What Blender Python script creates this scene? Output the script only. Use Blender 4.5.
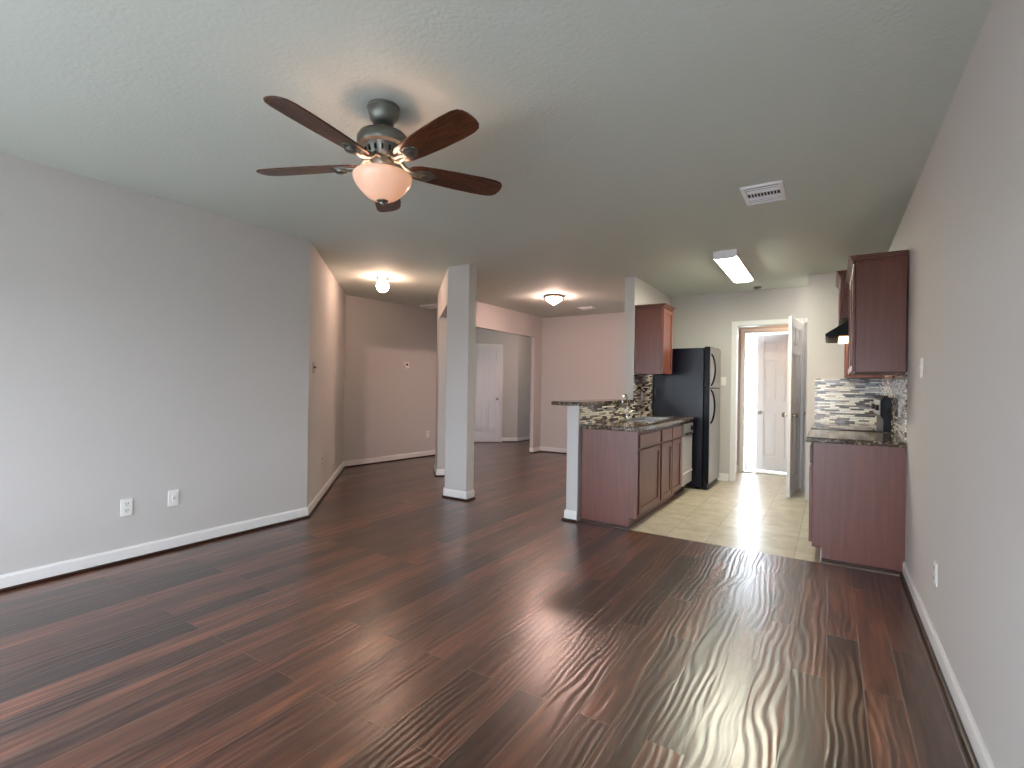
import bpy, bmesh, math, random
from mathutils import Vector, Matrix

random.seed(4)
sc = bpy.context.scene
for o in list(bpy.data.objects):
    bpy.data.objects.remove(o)
PI = math.pi
R = math.radians

# ---------------------------------------------------------------- camera
YAW, ROLL, EYE, FPX = 0.5684, 0.0150, 1.1893, 498.0
cam_data = bpy.data.cameras.new('camera')
cam = bpy.data.objects.new('camera', cam_data)
sc.collection.objects.link(cam)
cam_data.sensor_width = 36.0
cam_data.lens = FPX / 1024 * 36.0
cam_data.shift_y = 1.9 / 1024
cam_data.clip_start = 0.05
_r = Vector((math.cos(YAW), math.sin(YAW), 0)); _f = Vector((-math.sin(YAW), math.cos(YAW), 0)); _u = Vector((0, 0, 1))
_rr = _r * math.cos(ROLL) + _u * math.sin(ROLL); _uu = -_r * math.sin(ROLL) + _u * math.cos(ROLL)
cam.matrix_world = Matrix(((_rr.x, _uu.x, -_f.x, 0), (_rr.y, _uu.y, -_f.y, 0), (_rr.z, _uu.z, -_f.z, EYE), (0, 0, 0, 1)))
sc.camera = cam

# ---------------------------------------------------------------- world, exposure
world = bpy.data.worlds.new('sky'); sc.world = world
world.use_nodes = True
bg = world.node_tree.nodes['Background']
bg.inputs[0].default_value = (0.80, 0.89, 1.0, 1)
bg.inputs[1].default_value = 10.8
vs = sc.view_settings
vs.view_transform = 'Standard'
try: vs.look = 'None'
except Exception: pass
vs.exposure = 0.95
vs.gamma = 1.0
vs.use_curve_mapping = False
sc.cycles.use_denoising = True
sc.cycles.max_bounces = 10
sc.cycles.diffuse_bounces = 6
sc.cycles.glossy_bounces = 4
sc.cycles.transparent_max_bounces = 8
sc.cycles.sample_clamp_indirect = 6.0
sc.cycles.caustics_reflective = False
sc.cycles.caustics_refractive = False

sun_d = bpy.data.lights.new('sun', 'SUN'); sun_d.energy = 3.0; sun_d.angle = R(2); sun_d.color = (1.0, 0.97, 0.92)
sun = bpy.data.objects.new('sun', sun_d); sc.collection.objects.link(sun)
sun.rotation_euler = (0, R(42), 0)            # high sun over the right-hand side of the house: it lights the ground, not the rooms

def portal(name, x, y, z, w, h, rx, rz):
    l = bpy.data.lights.new(name, 'AREA'); l.shape = 'RECTANGLE'; l.size = w; l.size_y = h
    l.cycles.is_portal = True
    o = bpy.data.objects.new(name, l); sc.collection.objects.link(o)
    o.location = (x, y, z); o.rotation_euler = (rx, 0, rz)

H = 2.44
REAR = -1.25                       # inner face of the wall behind the camera
WINX = [(-3.65, -2.4), (-2.3, -1.15), (-1.0, 0.2)]
WZ0, WZ1 = 0.4, 1.72
for a, b in WINX:                  # light from the sky is sampled through the windows
    portal('window_portal', (a + b) / 2, REAR - 0.14, (WZ0 + WZ1) / 2, b - a, WZ1 - WZ0, R(90), 0)
portal('foyer_portal', -6.86, 7.5, 1.2, 0.5, 1.8, R(90), R(-90))
portal('exit_portal', -0.69, 7.97, 1.0, 0.7, 2.0, R(-90), 0)

# ---------------------------------------------------------------- materials
MAT = {}
def nt(name):
    m = bpy.data.materials.new(name); m.use_nodes = True
    n = m.node_tree; b = n.nodes['Principled BSDF']
    MAT[name] = m
    return m, n, b
def lin(c):
    return tuple(((v / 255) / 12.92 if v / 255 <= 0.04045 else ((v / 255 + 0.055) / 1.055) ** 2.4) for v in c) + (1,)
def plain(name, rgb, rough=0.5, metal=0.0, spec=0.5, coat=0.0):
    m, n, b = nt(name)
    b.inputs['Base Color'].default_value = lin(rgb)
    b.inputs['Roughness'].default_value = rough
    b.inputs['Metallic'].default_value = metal
    b.inputs['Specular IOR Level'].default_value = spec
    b.inputs['Coat Weight'].default_value = coat
    return m
def node(n, t, **kw):
    x = n.nodes.new(t)
    for k, v in kw.items():
        if hasattr(x, k): setattr(x, k, v)
        else: x.inputs[k].default_value = v
    return x
def pos(n): return n.nodes.new('ShaderNodeTexCoord').outputs['Object']
def mapping(n, src, scale=(1, 1, 1), rot=(0, 0, 0), loc=(0, 0, 0)):
    m = n.nodes.new('ShaderNodeMapping')
    m.inputs['Scale'].default_value = scale; m.inputs['Rotation'].default_value = rot; m.inputs['Location'].default_value = loc
    n.links.new(src, m.inputs[0]); return m.outputs[0]
def ramp(n, src, stops, mode='LINEAR'):
    r = n.nodes.new('ShaderNodeValToRGB'); r.color_ramp.interpolation = mode
    e = r.color_ramp.elements
    while len(e) < len(stops): e.new(0.5)
    for k, (p, c) in enumerate(stops):
        e[k].position = p; e[k].color = c if len(c) == 4 else lin(c)
    n.links.new(src, r.inputs[0]); return r.outputs[0]
def bump(n, b, src, strength, dist=0.01):
    x = n.nodes.new('ShaderNodeBump'); x.inputs['Strength'].default_value = strength; x.inputs['Distance'].default_value = dist
    n.links.new(src, x.inputs['Height']); n.links.new(x.outputs[0], b.inputs['Normal']); return x
def mixc(n, f, a, b, mode='MIX'):
    x = n.nodes.new('ShaderNodeMix'); x.data_type = 'RGBA'; x.blend_type = mode
    for val, i in ((f, 0), (a, 6), (b, 7)):
        if hasattr(val, 'node'): n.links.new(val, x.inputs[i])
        else: x.inputs[i].default_value = val
    return x.outputs[2]

def paint(name, rgb, scale, strength):
    m, n, b = nt(name)
    b.inputs['Base Color'].default_value = lin(rgb); b.inputs['Roughness'].default_value = 0.75
    b.inputs['Specular IOR Level'].default_value = 0.25
    t = node(n, 'ShaderNodeTexNoise', Scale=scale, Detail=3.0)
    n.links.new(pos(n), t.inputs['Vector'])
    bump(n, b, t.outputs[0], strength, 0.004)
    return m
paint('wall_paint', (200, 196, 193), 90, 0.18)
paint('ceiling_paint', (210, 217, 209), 55, 0.45)
plain('trim_white', (232, 230, 228), 0.35)
plain('door_white', (226, 224, 226), 0.4)
plain('plate_white', (236, 234, 230), 0.35)
plain('slot_dark', (60, 58, 56), 0.5)
plain('shoe_wood', (52, 30, 22), 0.35)
plain('pewter', (112, 114, 108), 0.35, 0.7)
plain('chrome', (205, 205, 205), 0.15, 1.0)
plain('nickel', (165, 160, 150), 0.3, 1.0)
plain('steel', (176, 174, 172), 0.33, 1.0)
plain('black_gloss', (8, 8, 11), 0.35, spec=0.12)
plain('black_glass', (10, 10, 12), 0.06)
plain('black_plastic', (14, 14, 16), 0.45, spec=0.25)
plain('dishwasher_grey', (186, 187, 192), 0.35)
plain('panel_grey', (120, 120, 122), 0.4)
plain('vent_white', (238, 236, 240), 0.45)
plain('vent_dark', (50, 50, 52), 0.7)
plain('ground_mat', (178, 178, 176), 0.9)
plain('stone', (120, 122, 126), 0.9)

def fridge_side():
    m, n, b = nt('fridge_black')
    t = node(n, 'ShaderNodeTexNoise', Scale=140.0, Detail=2.0)
    n.links.new(pos(n), t.inputs['Vector'])
    b.inputs['Base Color'].default_value = lin((10, 10, 22)); b.inputs['Roughness'].default_value = 0.3; b.inputs['Specular IOR Level'].default_value = 0.3
    bump(n, b, t.outputs[0], 0.25, 0.003)
fridge_side()

def glow(name, rgb, strength, base=(240, 235, 228)):
    m, n, b = nt(name)
    b.inputs['Base Color'].default_value = lin(base); b.inputs['Roughness'].default_value = 0.25
    b.inputs['Emission Color'].default_value = lin(rgb); b.inputs['Emission Strength'].default_value = strength
    return m
glow('bowl_glass', (255, 178, 134), 0.25, (205, 182, 164))
glow('globe_glass', (255, 212, 186), 52.0)
glow('dining_glass', (255, 212, 196), 120.0)
glow('fluorescent', (255, 253, 228), 34.0)
glow('hood_lens', (255, 190, 130), 6.0)
glow('laundry_glass', (255, 200, 152), 26.0)
glow('pantry_fill_glass', (255, 246, 236), 22.0)
glow('hall_fill_glass', (255, 224, 204), 24.0)
glow('bulb', (255, 216, 190), 22.0)

def wood_floor():
    m, n, b = nt('wood_floor')
    p = pos(n)
    sw = mapping(n, p, rot=(0, 0, R(90)))                        # planks run along the room
    br = node(n, 'ShaderNodeTexBrick', offset=0.37, offset_frequency=2, squash=1.0)
    n.links.new(sw, br.inputs['Vector'])
    br.inputs['Color1'].default_value = (0, 0, 0, 1); br.inputs['Color2'].default_value = (1, 1, 1, 1)
    br.inputs['Mortar'].default_value = (0.5, 0.5, 0.5, 1)
    br.inputs['Scale'].default_value = 1.0; br.inputs['Mortar Size'].default_value = 0.0016
    br.inputs['Mortar Smooth'].default_value = 0.2
    br.inputs['Brick Width'].default_value = 1.22; br.inputs['Row Height'].default_value = 0.127
    # shift the grain from plank to plank
    sep = n.nodes.new('ShaderNodeSeparateColor'); n.links.new(br.outputs['Color'], sep.inputs[0])
    mul = n.nodes.new('ShaderNodeMath'); mul.operation = 'MULTIPLY'; mul.inputs[1].default_value = 37.0
    n.links.new(sep.outputs[0], mul.inputs[0])
    cmb = n.nodes.new('ShaderNodeCombineXYZ'); n.links.new(mul.outputs[0], cmb.inputs[0]); n.links.new(mul.outputs[0], cmb.inputs[1])
    add = n.nodes.new('ShaderNodeVectorMath'); add.operation = 'ADD'
    n.links.new(p, add.inputs[0]); n.links.new(cmb.outputs[0], add.inputs[1])
    grain = node(n, 'ShaderNodeTexNoise', Scale=1.0, Detail=6.0, Roughness=0.65, Distortion=0.6)
    n.links.new(mapping(n, add.outputs[0], scale=(26, 1.8, 1)), grain.inputs['Vector'])
    g = ramp(n, grain.outputs[0], [(0.28, (50, 28, 21)), (0.5, (101, 63, 47)), (0.72, (150, 99, 75))])
    tone = ramp(n, br.outputs['Color'], [(0.0, (120, 112, 108)), (0.5, (190, 180, 175)), (1.0, (255, 240, 228))])
    col = mixc(n, 1.0, g, tone, 'MULTIPLY')
    col = mixc(n, br.outputs['Fac'], col, lin((120, 92, 76)))
    n.links.new(col, b.inputs['Base Color'])
    # hand-scraped waves
    wv = node(n, 'ShaderNodeTexWave', wave_type='BANDS', bands_direction='X')
    wv.inputs['Scale'].default_value = 10.0; wv.inputs['Distortion'].default_value = 1.5
    wv.inputs['Detail'].default_value = 1.5; wv.inputs['Detail Scale'].default_value = 3.2; wv.inputs['Detail Roughness'].default_value = 0.45
    wn = node(n, 'ShaderNodeTexNoise', Scale=1.0, Detail=1.0, Roughness=0.4)
    n.links.new(mapping(n, add.outputs[0], scale=(6.0, 1.8, 1)), wn.inputs['Vector'])
    wm = n.nodes.new('ShaderNodeVectorMath'); wm.operation = 'MULTIPLY'; wm.inputs[1].default_value = (0.125, 0, 0)
    n.links.new(wn.outputs['Color'], wm.inputs[0])
    wa = n.nodes.new('ShaderNodeVectorMath'); wa.operation = 'ADD'; n.links.new(add.outputs[0], wa.inputs[0]); n.links.new(wm.outputs[0], wa.inputs[1])
    n.links.new(mapping(n, wa.outputs[0], scale=(1, 0.2, 1)), wv.inputs['Vector'])
    sub = n.nodes.new('ShaderNodeMath'); sub.operation = 'SUBTRACT'
    n.links.new(wv.outputs['Fac'], sub.inputs[0]); n.links.new(br.outputs['Fac'], sub.inputs[1])
    am = node(n, 'ShaderNodeTexNoise', Scale=1.0, Detail=1.0)
    n.links.new(mapping(n, add.outputs[0], scale=(5, 0.9, 1)), am.inputs['Vector'])
    ar = ramp(n, am.outputs[0], [(0.35, (90, 90, 90)), (0.65, (225, 225, 225))])
    wmul = n.nodes.new('ShaderNodeMath'); wmul.operation = 'MULTIPLY'
    n.links.new(wv.outputs['Fac'], wmul.inputs[0]); n.links.new(ar, wmul.inputs[1]); n.links.new(wmul.outputs[0], sub.inputs[0])
    bump(n, b, sub.outputs[0], 0.30, 0.004)
    b.inputs['Roughness'].default_value = 0.32
    b.inputs['Specular IOR Level'].default_value = 0.95
    b.inputs['Coat Weight'].default_value = 0.55; b.inputs['Coat Roughness'].default_value = 0.27
    n.links.new(b.inputs['Normal'].links[0].from_socket, b.inputs['Coat Normal'])
wood_floor()

def tile_floor():
    m, n, b = nt('tile_floor')
    br = node(n, 'ShaderNodeTexBrick', offset=0.0, offset_frequency=1)
    n.links.new(mapping(n, pos(n), loc=(0.8, -4.05, 0)), br.inputs['Vector'])
    br.inputs['Color1'].default_value = lin((206, 196, 178)); br.inputs['Color2'].default_value = lin((214, 205, 188))
    br.inputs['Mortar'].default_value = lin((168, 156, 134))
    br.inputs['Scale'].default_value = 1.0; br.inputs['Mortar Size'].default_value = 0.003
    br.inputs['Brick Width'].default_value = 0.3; br.inputs['Row Height'].default_value = 0.3
    t = node(n, 'ShaderNodeTexNoise', Scale=9.0, Detail=4.0); n.links.new(pos(n), t.inputs['Vector'])
    v = ramp(n, t.outputs[0], [(0.3, (225, 220, 212)), (0.7, (255, 255, 255))])
    n.links.new(mixc(n, 1.0, br.outputs['Color'], v, 'MULTIPLY'), b.inputs['Base Color'])
    inv = n.nodes.new('ShaderNodeMath'); inv.operation = 'SUBTRACT'; inv.inputs[0].default_value = 1.0
    n.links.new(br.outputs['Fac'], inv.inputs[1]); bump(n, b, inv.outputs[0], 0.4, 0.003)
    b.inputs['Roughness'].default_value = 0.3; b.inputs['Specular IOR Level'].default_value = 0.4
tile_floor()

def cabinet_wood(name, dark, mid, light, vert=True):
    m, n, b = nt(name)
    t = node(n, 'ShaderNodeTexNoise', Scale=1.0, Detail=5.0, Roughness=0.6, Distortion=0.5)
    n.links.new(mapping(n, pos(n), scale=(38, 38, 2.2)), t.inputs['Vector'])
    n.links.new(ramp(n, t.outputs[0], [(0.25, dark), (0.5, mid), (0.75, light)]), b.inputs['Base Color'])
    b.inputs['Roughness'].default_value = 0.36; b.inputs['Coat Weight'].default_value = 0.2; b.inputs['Coat Roughness'].default_value = 0.3
cabinet_wood('cherry', (92, 48, 38), (104, 56, 44), (116, 65, 51))

def blade_wood():
    m, n, b = nt('walnut')
    t = node(n, 'ShaderNodeTexNoise', Scale=1.0, Detail=6.0, Roughness=0.65, Distortion=1.2)
    n.links.new(mapping(n, pos(n), scale=(7, 34, 34)), t.inputs['Vector'])
    n.links.new(ramp(n, t.outputs[0], [(0.3, (30, 16, 10)), (0.5, (70, 38, 22)), (0.72, (122, 72, 42))]), b.inputs['Base Color'])
    b.inputs['Roughness'].default_value = 0.3
blade_wood()

def granite():
    m, n, b = nt('granite')
    v = node(n, 'ShaderNodeTexVoronoi', Scale=95.0); n.links.new(pos(n), v.inputs['Vector'])
    t = node(n, 'ShaderNodeTexNoise', Scale=38.0, Detail=5.0, Roughness=0.7); n.links.new(pos(n), t.inputs['Vector'])
    sp = n.nodes.new('ShaderNodeSeparateColor'); n.links.new(v.outputs['Color'], sp.inputs[0])
    a = ramp(n, sp.outputs[0], [(0.0, (20, 17, 16)), (0.42, (58, 46, 38)), (0.66, (104, 84, 66)), (0.88, (170, 152, 128))], 'CONSTANT')
    c = ramp(n, t.outputs[0], [(0.4, (30, 25, 22)), (0.62, (128, 106, 86))])
    n.links.new(mixc(n, 0.4, a, c), b.inputs['Base Color'])
    b.inputs['Roughness'].default_value = 0.1
granite()

def mosaic(name, rot):
    m, n, b = nt(name)
    br = node(n, 'ShaderNodeTexBrick', offset=0.43, offset_frequency=2, squash=1.35, squash_frequency=3)
    sx = n.nodes.new('ShaderNodeSeparateXYZ'); cx = n.nodes.new('ShaderNodeCombineXYZ'); n.links.new(pos(n), sx.inputs[0])
    n.links.new(sx.outputs[rot], cx.inputs[0]); n.links.new(sx.outputs[2], cx.inputs[1]); n.links.new(cx.outputs[0], br.inputs['Vector'])
    br.inputs['Color1'].default_value = (0, 0, 0, 1); br.inputs['Color2'].default_value = (1, 1, 1, 1); br.inputs['Mortar'].default_value = (0.5, 0.5, 0.5, 1)
    br.inputs['Scale'].default_value = 1.0; br.inputs['Mortar Size'].default_value = 0.0017
    br.inputs['Brick Width'].default_value = 0.085; br.inputs['Row Height'].default_value = 0.0165
    c = ramp(n, br.outputs['Color'], [(0.0, (46, 34, 30)), (0.2, (112, 94, 84)), (0.32, (222, 216, 202)), (0.54, (178, 160, 142)), (0.64, (232, 226, 210)), (0.88, (132, 130, 138))], 'CONSTANT')
    n.links.new(mixc(n, br.outputs['Fac'], c, lin((104, 90, 82))), b.inputs['Base Color'])
    b.inputs['Roughness'].default_value = 0.18
mosaic('mosaic_side', 1)      # on walls that run along the room: u = y, v = z
mosaic('mosaic_front', 0)          # on walls across the room: u = x, v = z

def window_glass():
    m = bpy.data.materials.new('window_glass'); m.use_nodes = True; MAT['window_glass'] = m
    n = m.node_tree; n.nodes.clear()
    o = n.nodes.new('ShaderNodeOutputMaterial'); t = n.nodes.new('ShaderNodeBsdfTransparent'); g = n.nodes.new('ShaderNodeBsdfGlossy')
    g.inputs['Roughness'].default_value = 0.02; x = n.nodes.new('ShaderNodeMixShader'); x.inputs[0].default_value = 0.06
    n.links.new(t.outputs[0], x.inputs[1]); n.links.new(g.outputs[0], x.inputs[2]); n.links.new(x.outputs[0], o.inputs[0])
window_glass()

# ---------------------------------------------------------------- mesh helpers
class MB:
    """collects shapes (optionally given in world space, made local to org) into one mesh"""
    def __init__(s, org=(0, 0, 0)):
        s.bm = bmesh.new(); s.org = Vector(org)
    def add(s, verts, faces):
        vv = [s.bm.verts.new(Vector(v) - s.org) for v in verts]
        for f in faces:
            try: s.bm.faces.new([vv[i] for i in f])
            except ValueError: pass
        return s
    def box(s, x0, x1, y0, y1, z0, z1):
        v = [(x0, y0, z0), (x1, y0, z0), (x1, y1, z0), (x0, y1, z0), (x0, y0, z1), (x1, y0, z1), (x1, y1, z1), (x0, y1, z1)]
        return s.add(v, [(3, 2, 1, 0), (4, 5, 6, 7), (0, 1, 5, 4), (1, 2, 6, 5), (2, 3, 7, 6), (3, 0, 4, 7)])
    def prism(s, poly, z0, z1):
        n = len(poly)
        v = [(p[0], p[1], z0) for p in poly] + [(p[0], p[1], z1) for p in poly]
        return s.add(v, [tuple(range(n))[::-1], tuple(range(n, 2 * n))] + [(i, (i + 1) % n, n + (i + 1) % n, n + i) for i in range(n)])
    def extrude(s, prof, axis, a, b):
        """profile in the two other axes, extruded along axis from a to b"""
        def pt(p, t): return (t, p[0], p[1]) if axis == 'x' else ((p[0], t, p[1]) if axis == 'y' else (p[0], p[1], t))
        n = len(prof)
        v = [pt(p, a) for p in prof] + [pt(p, b) for p in prof]
        return s.add(v, [tuple(range(n))[::-1], tuple(range(n, 2 * n))] + [(i, (i + 1) % n, n + (i + 1) % n, n + i) for i in range(n)])
    def lathe(s, prof, c=(0, 0, 0), n=40, axis='z', cap=True):
        """profile [(r, h)] spun about an axis through c"""
        rings = []; v = []; f = []
        for r, h in prof:
            ring = []
            if r < 1e-6:
                v.append((0, 0, h)); ring = [len(v) - 1] * n
            else:
                for k in range(n):
                    a = 2 * PI * k / n; v.append((r * math.cos(a), r * math.sin(a), h)); ring.append(len(v) - 1)
            rings.append(ring)
        for a, b in zip(rings, rings[1:]):
            for k in range(n):
                q = [a[k], a[(k + 1) % n], b[(k + 1) % n], b[k]]
                q = [x for i, x in enumerate(q) if x not in q[:i]]
                if len(q) > 2: f.append(tuple(q))
        for ring, rev in ((rings[0], True), (rings[-1], False)):
            if cap and len(set(ring)) > 2: f.append(tuple(ring[::-1] if rev else ring))
        def tr(p):
            x, y, z = p
            if axis == 'x': x, y, z = z, x, y
            if axis == 'y': x, y, z = y, z, x
            return (x + c[0], y + c[1], z + c[2])
        return s.add([tr(p) for p in v], f)
    def tube(s, pts, r, n=12):
        pts = [Vector(p) for p in pts]; v = []; f = []
        prev = None
        for i, p in enumerate(pts):
            d = (pts[min(i + 1, len(pts) - 1)] - pts[max(i - 1, 0)]).normalized()
            ref = Vector((0, 0, 1)) if abs(d.z) < 0.9 else Vector((1, 0, 0))
            if prev is not None: ref = prev
            a = (ref - d * ref.dot(d)).normalized(); b = d.cross(a); prev = a
            rad = r[i] if isinstance(r, (list, tuple)) else r
            for k in range(n):
                t = 2 * PI * k / n; v.append(tuple(p + (a * math.cos(t) + b * math.sin(t)) * rad))
        for i in range(len(pts) - 1):
            for k in range(n): f.append((i * n + k, i * n + (k + 1) % n, (i + 1) * n + (k + 1) % n, (i + 1) * n + k))
        f.append(tuple(range(n))[::-1]); f.append(tuple(range((len(pts) - 1) * n, len(pts) * n)))
        return s.add(v, f)
    def xf(s, m):
        bmesh.ops.transform(s.bm, matrix=m, verts=s.bm.verts); return s
    def build(s, name, mat, parent=None, bev=0.0, smooth=False):
        bmesh.ops.recalc_face_normals(s.bm, faces=s.bm.faces)
        me = bpy.data.meshes.new(name); s.bm.to_mesh(me); s.bm.free()
        me.materials.append(MAT[mat])
        if smooth:
            for p in me.polygons: p.use_smooth = True
        o = bpy.data.objects.new(name, me); sc.collection.objects.link(o)
        if parent is not None: o.parent = parent
        elif s.org.length > 0: o.location = s.org
        if bev:
            m = o.modifiers.new('bevel', 'BEVEL'); m.width = bev; m.segments = 2; m.limit_method = 'ANGLE'; m.angle_limit = R(40)
        if smooth:
            e = o.modifiers.new('split', 'EDGE_SPLIT'); e.split_angle = R(38)
        return o

def tag(o, label, cat, group=None, kind=None):
    o['label'] = label; o['category'] = cat
    if group: o['group'] = group
    if kind: o['kind'] = kind
    return o
def thing(name, label, cat, loc, rz=0.0, group=None, kind=None):
    o = bpy.data.objects.new(name, None); sc.collection.objects.link(o)
    o.empty_display_size = 0.1
    o.location = loc; o.rotation_euler = (0, 0, rz)
    return tag(o, label, cat, group, kind)
def struct(mb, name, mat, label, cat, bev=0.0):
    return tag(mb.build(name, mat, None, bev), label, cat, None, 'structure')

def offset_line(pts, d):
    """offset an open polyline to its right by d with mitred corners"""
    out = []
    P2 = [Vector((p[0], p[1])) for p in pts]
    nr = []
    for a, b in zip(P2, P2[1:]):
        t = (b - a).normalized(); nr.append(Vector((t.y, -t.x)))
    for i, p in enumerate(P2):
        if i == 0: out.append(p + nr[0] * d)
        elif i == len(P2) - 1: out.append(p + nr[-1] * d)
        else:
            m = nr[i - 1] + nr[i]; out.append(p + m * (d / (1 + nr[i - 1].dot(nr[i]))))
    return out
def wall_chain(names, pts, th, z0=0.0, z1=H):
    """walls whose room side is the right of the travel direction; thickness goes left"""
    off = offset_line(pts, -th)
    for k, (nm, lab) in enumerate(names):
        if nm is None: continue
        struct(MB().prism([pts[k], pts[k + 1], off[k + 1], off[k]], z0, z1), nm, 'wall_paint', lab, 'wall')
def baseboards(names, pts, shoe=True, h=0.092):
    a = offset_line(pts, 0.001); b = offset_line(pts, 0.013); b2 = offset_line(pts, 0.008); c = offset_line(pts, 0.030); c2 = offset_line(pts, 0.0131)
    for k, (nm, lab) in enumerate(names):
        if nm is None: continue
        mb = MB(); z = 0.001
        quad = lambda A, B: [A[k], A[k + 1], B[k + 1], B[k]]
        mb.prism(quad(a, b), z, h - 0.014)
        v = [(a[k].x, a[k].y, h - 0.014), (a[k + 1].x, a[k + 1].y, h - 0.014), (b[k + 1].x, b[k + 1].y, h - 0.014), (b[k].x, b[k].y, h - 0.014),
             (a[k].x, a[k].y, h), (a[k + 1].x, a[k + 1].y, h), (b2[k + 1].x, b2[k + 1].y, h), (b2[k].x, b2[k].y, h)]
        mb.add(v, [(0, 1, 2, 3), (4, 5, 6, 7), (0, 1, 5, 4), (1, 2, 6, 5), (2, 3, 7, 6), (3, 0, 4, 7)])
        o = struct(mb, nm, 'trim_white', lab, 'baseboard')
        if shoe:
            MB().prism(quad(c2, c), 0.001, 0.02).build('shoe_moulding', 'shoe_wood', o, bev=0.006)

# ---------------------------------------------------------------- key points of the plan (metres, camera above the origin)
XL, XR = -3.887, 0.424
A = (XL, 2.7445); B = (-5.77, 4.645); C = (-5.50, 7.2)
D = (-5.588, 8.98)
P0 = (-3.430, 4.079)
J1 = (-3.472, 4.121); J2 = (-3.387, 4.206)
T0 = (-4.28, 4.929); TB = (-4.195, 5.014); P1 = (-4.567, 5.216)
XH, XHB = -4.447, -4.567
YD, YK, YX = 7.956, 6.946, 7.835
TILE = 4.05

# ---------------------------------------------------------------- shell
struct(MB().box(-8, 0.6, -1.4, 4.05, -0.1, 0).box(-8, -1.86, 4.05, 10.3, -0.1, 0), 'floor', 'wood_floor', 'dark brown hand-scraped plank floor of the living room and hall', 'floor')
struct(MB().box(-1.86, 0.6, TILE, 8.0, -0.1, 0.0), 'floor_kitchen', 'tile_floor', 'beige square tile floor of the kitchen and laundry', 'floor')
struct(MB().box(-8, 0.6, -1.4, 10.3, H, H + 0.1), 'ceiling', 'ceiling_paint', 'textured off-white ceiling over the whole space', 'ceiling')
struct(MB().box(XR, XR + 0.12, -1.4, 8.0, 0, H), 'wall_right', 'wall_paint', 'long pale wall on the right of the room', 'wall')
wall_chain([('wall_left', 'long pale grey wall on the left of the living room'),
            ('wall_angle', 'angled wall beyond the end of the long left wall'),
            ('wall_hall', 'pinkish hall wall carrying the thermostat'),
            ('wall_hall_return', 'short return wall at the end of the hall wall'),
            (None, None),
            ('wall_hall_door', 'angled wall around the white panel door at the back of the hall'),
            ('wall_hall_back', 'narrow wall to the right of the hall door'),
            ('wall_hall_end', 'end wall of the back hall')],
           [(XL, REAR), A, B, C, (-6.75, 7.2), (-6.75, 7.818), D, (-5.588, 10.1), (-4.45, 10.1)], 0.12)
struct(MB().box(-6.87, -6.75, 7.2, 7.25, 0, H).box(-6.87, -6.75, 7.75, 7.818, 0, H).box(-6.87, -6.75, 7.25, 7.75, 0, 0.3).box(-6.87, -6.75, 7.25, 7.75, 2.1, H), 'wall_hall_side', 'wall_paint', 'hidden side wall of the back hall with an added narrow window', 'wall')
fw = thing('window_4', 'unseen narrow window added round the corner to light the back hall', 'window', (-6.81, 7.5, 0.3), kind='structure')  # unseen opening, added so daylight reaches the hall door
MB((-6.81, 7.5, 0.3)).box(-6.84, -6.78, 7.25, 7.29, 0.3, 2.1).box(-6.84, -6.78, 7.71, 7.75, 0.3, 2.1).box(-6.84, -6.78, 7.29, 7.71, 0.3, 0.34).box(-6.84, -6.78, 7.29, 7.71, 2.06, 2.1).build('window_frame', 'trim_white', fw)
MB((-6.81, 7.5, 0.3)).box(-6.813, -6.807, 7.288, 7.712, 0.338, 2.062).build('pane', 'window_glass', fw)
# column and the angled wall with an opening
struct(MB().prism([P0, (-3.148, 4.079), (-3.148, 4.207), J2, J1], 0, H), 'column', 'wall_paint', 'free-standing pale square column between living room and hall', 'column')
struct(MB().prism([J1, J2, TB, T0], 2.06, H), 'wall_angle_header', 'wall_paint', 'header over the angled opening behind the column', 'wall')
struct(MB().prism([T0, TB, (XH, 5.266), (XH, 5.5), (XHB, 5.5), P1], 0, H), 'wall_stub', 'wall_paint', 'narrow wall stub just behind and left of the column', 'wall')
struct(MB().box(-4.515, XH, 5.5, 7.69, 2.062, H), 'wall_header', 'wall_paint', 'header over the wide opening to the back hall', 'wall')
struct(MB().box(-4.515, XH, 7.69, 10.1, 0, H), 'wall_pier', 'wall_paint', 'pier at the far side of the wide hall opening', 'wall')
struct(MB().box(XH, -1.86, YD, YD + 0.12, 0, H), 'wall_dining', 'wall_paint', 'pinkish far wall of the dining area', 'wall')
struct(MB().box(-1.975, -1.86, 5.44, YD, 0, H), 'wall_partition', 'wall_paint', 'full-height wall between dining area and kitchen', 'wall')
struct(MB().box(-1.975, -1.866, 4.02, 5.44, 0, 1.02), 'wall_half', 'wall_paint', 'low white half wall behind the peninsula', 'wall')
struct(MB().box(-1.86, -1.03, YK, YK + 0.11, 0, H).box(-0.305, -0.265, YK, YK + 0.11, 0, H).box(-1.03, -0.305, YK, YK + 0.11, 2.01, H)
       .box(-0.265, 0.36, YK, YK + 0.11, 2.01, H).box(0.36, XR, YK, YK + 0.11, 0, H), 'wall_kitchen', 'wall_paint', 'kitchen end wall with the open door to the laundry', 'wall')
struct(MB().box(-0.214, XR, 6.27, 6.37, 0, H), 'wall_nook', 'wall_paint', 'pale wall behind the stove counter carrying linear mosaic tile', 'wall')
struct(MB().box(-1.35, -1.04, YX, YX + 0.12, 0, H).box(-0.235, XR, YX, YX + 0.12, 0, H).box(-1.04, -0.235, YX, YX + 0.12, 2.0, H), 'wall_exit', 'wall_paint', 'laundry wall around the open exit door', 'wall')
struct(MB().box(-1.47, -1.35, YK + 0.11, YX + 0.12, 0, H), 'wall_laundry', 'wall_paint', 'left side wall of the laundry', 'wall')
rear = MB()
xs = [XL] + [v for ab in WINX for v in ab] + [XR]
for k in range(0, len(xs), 2): rear.box(xs[k], xs[k + 1], REAR - 0.14, REAR, 0, H)
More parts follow.
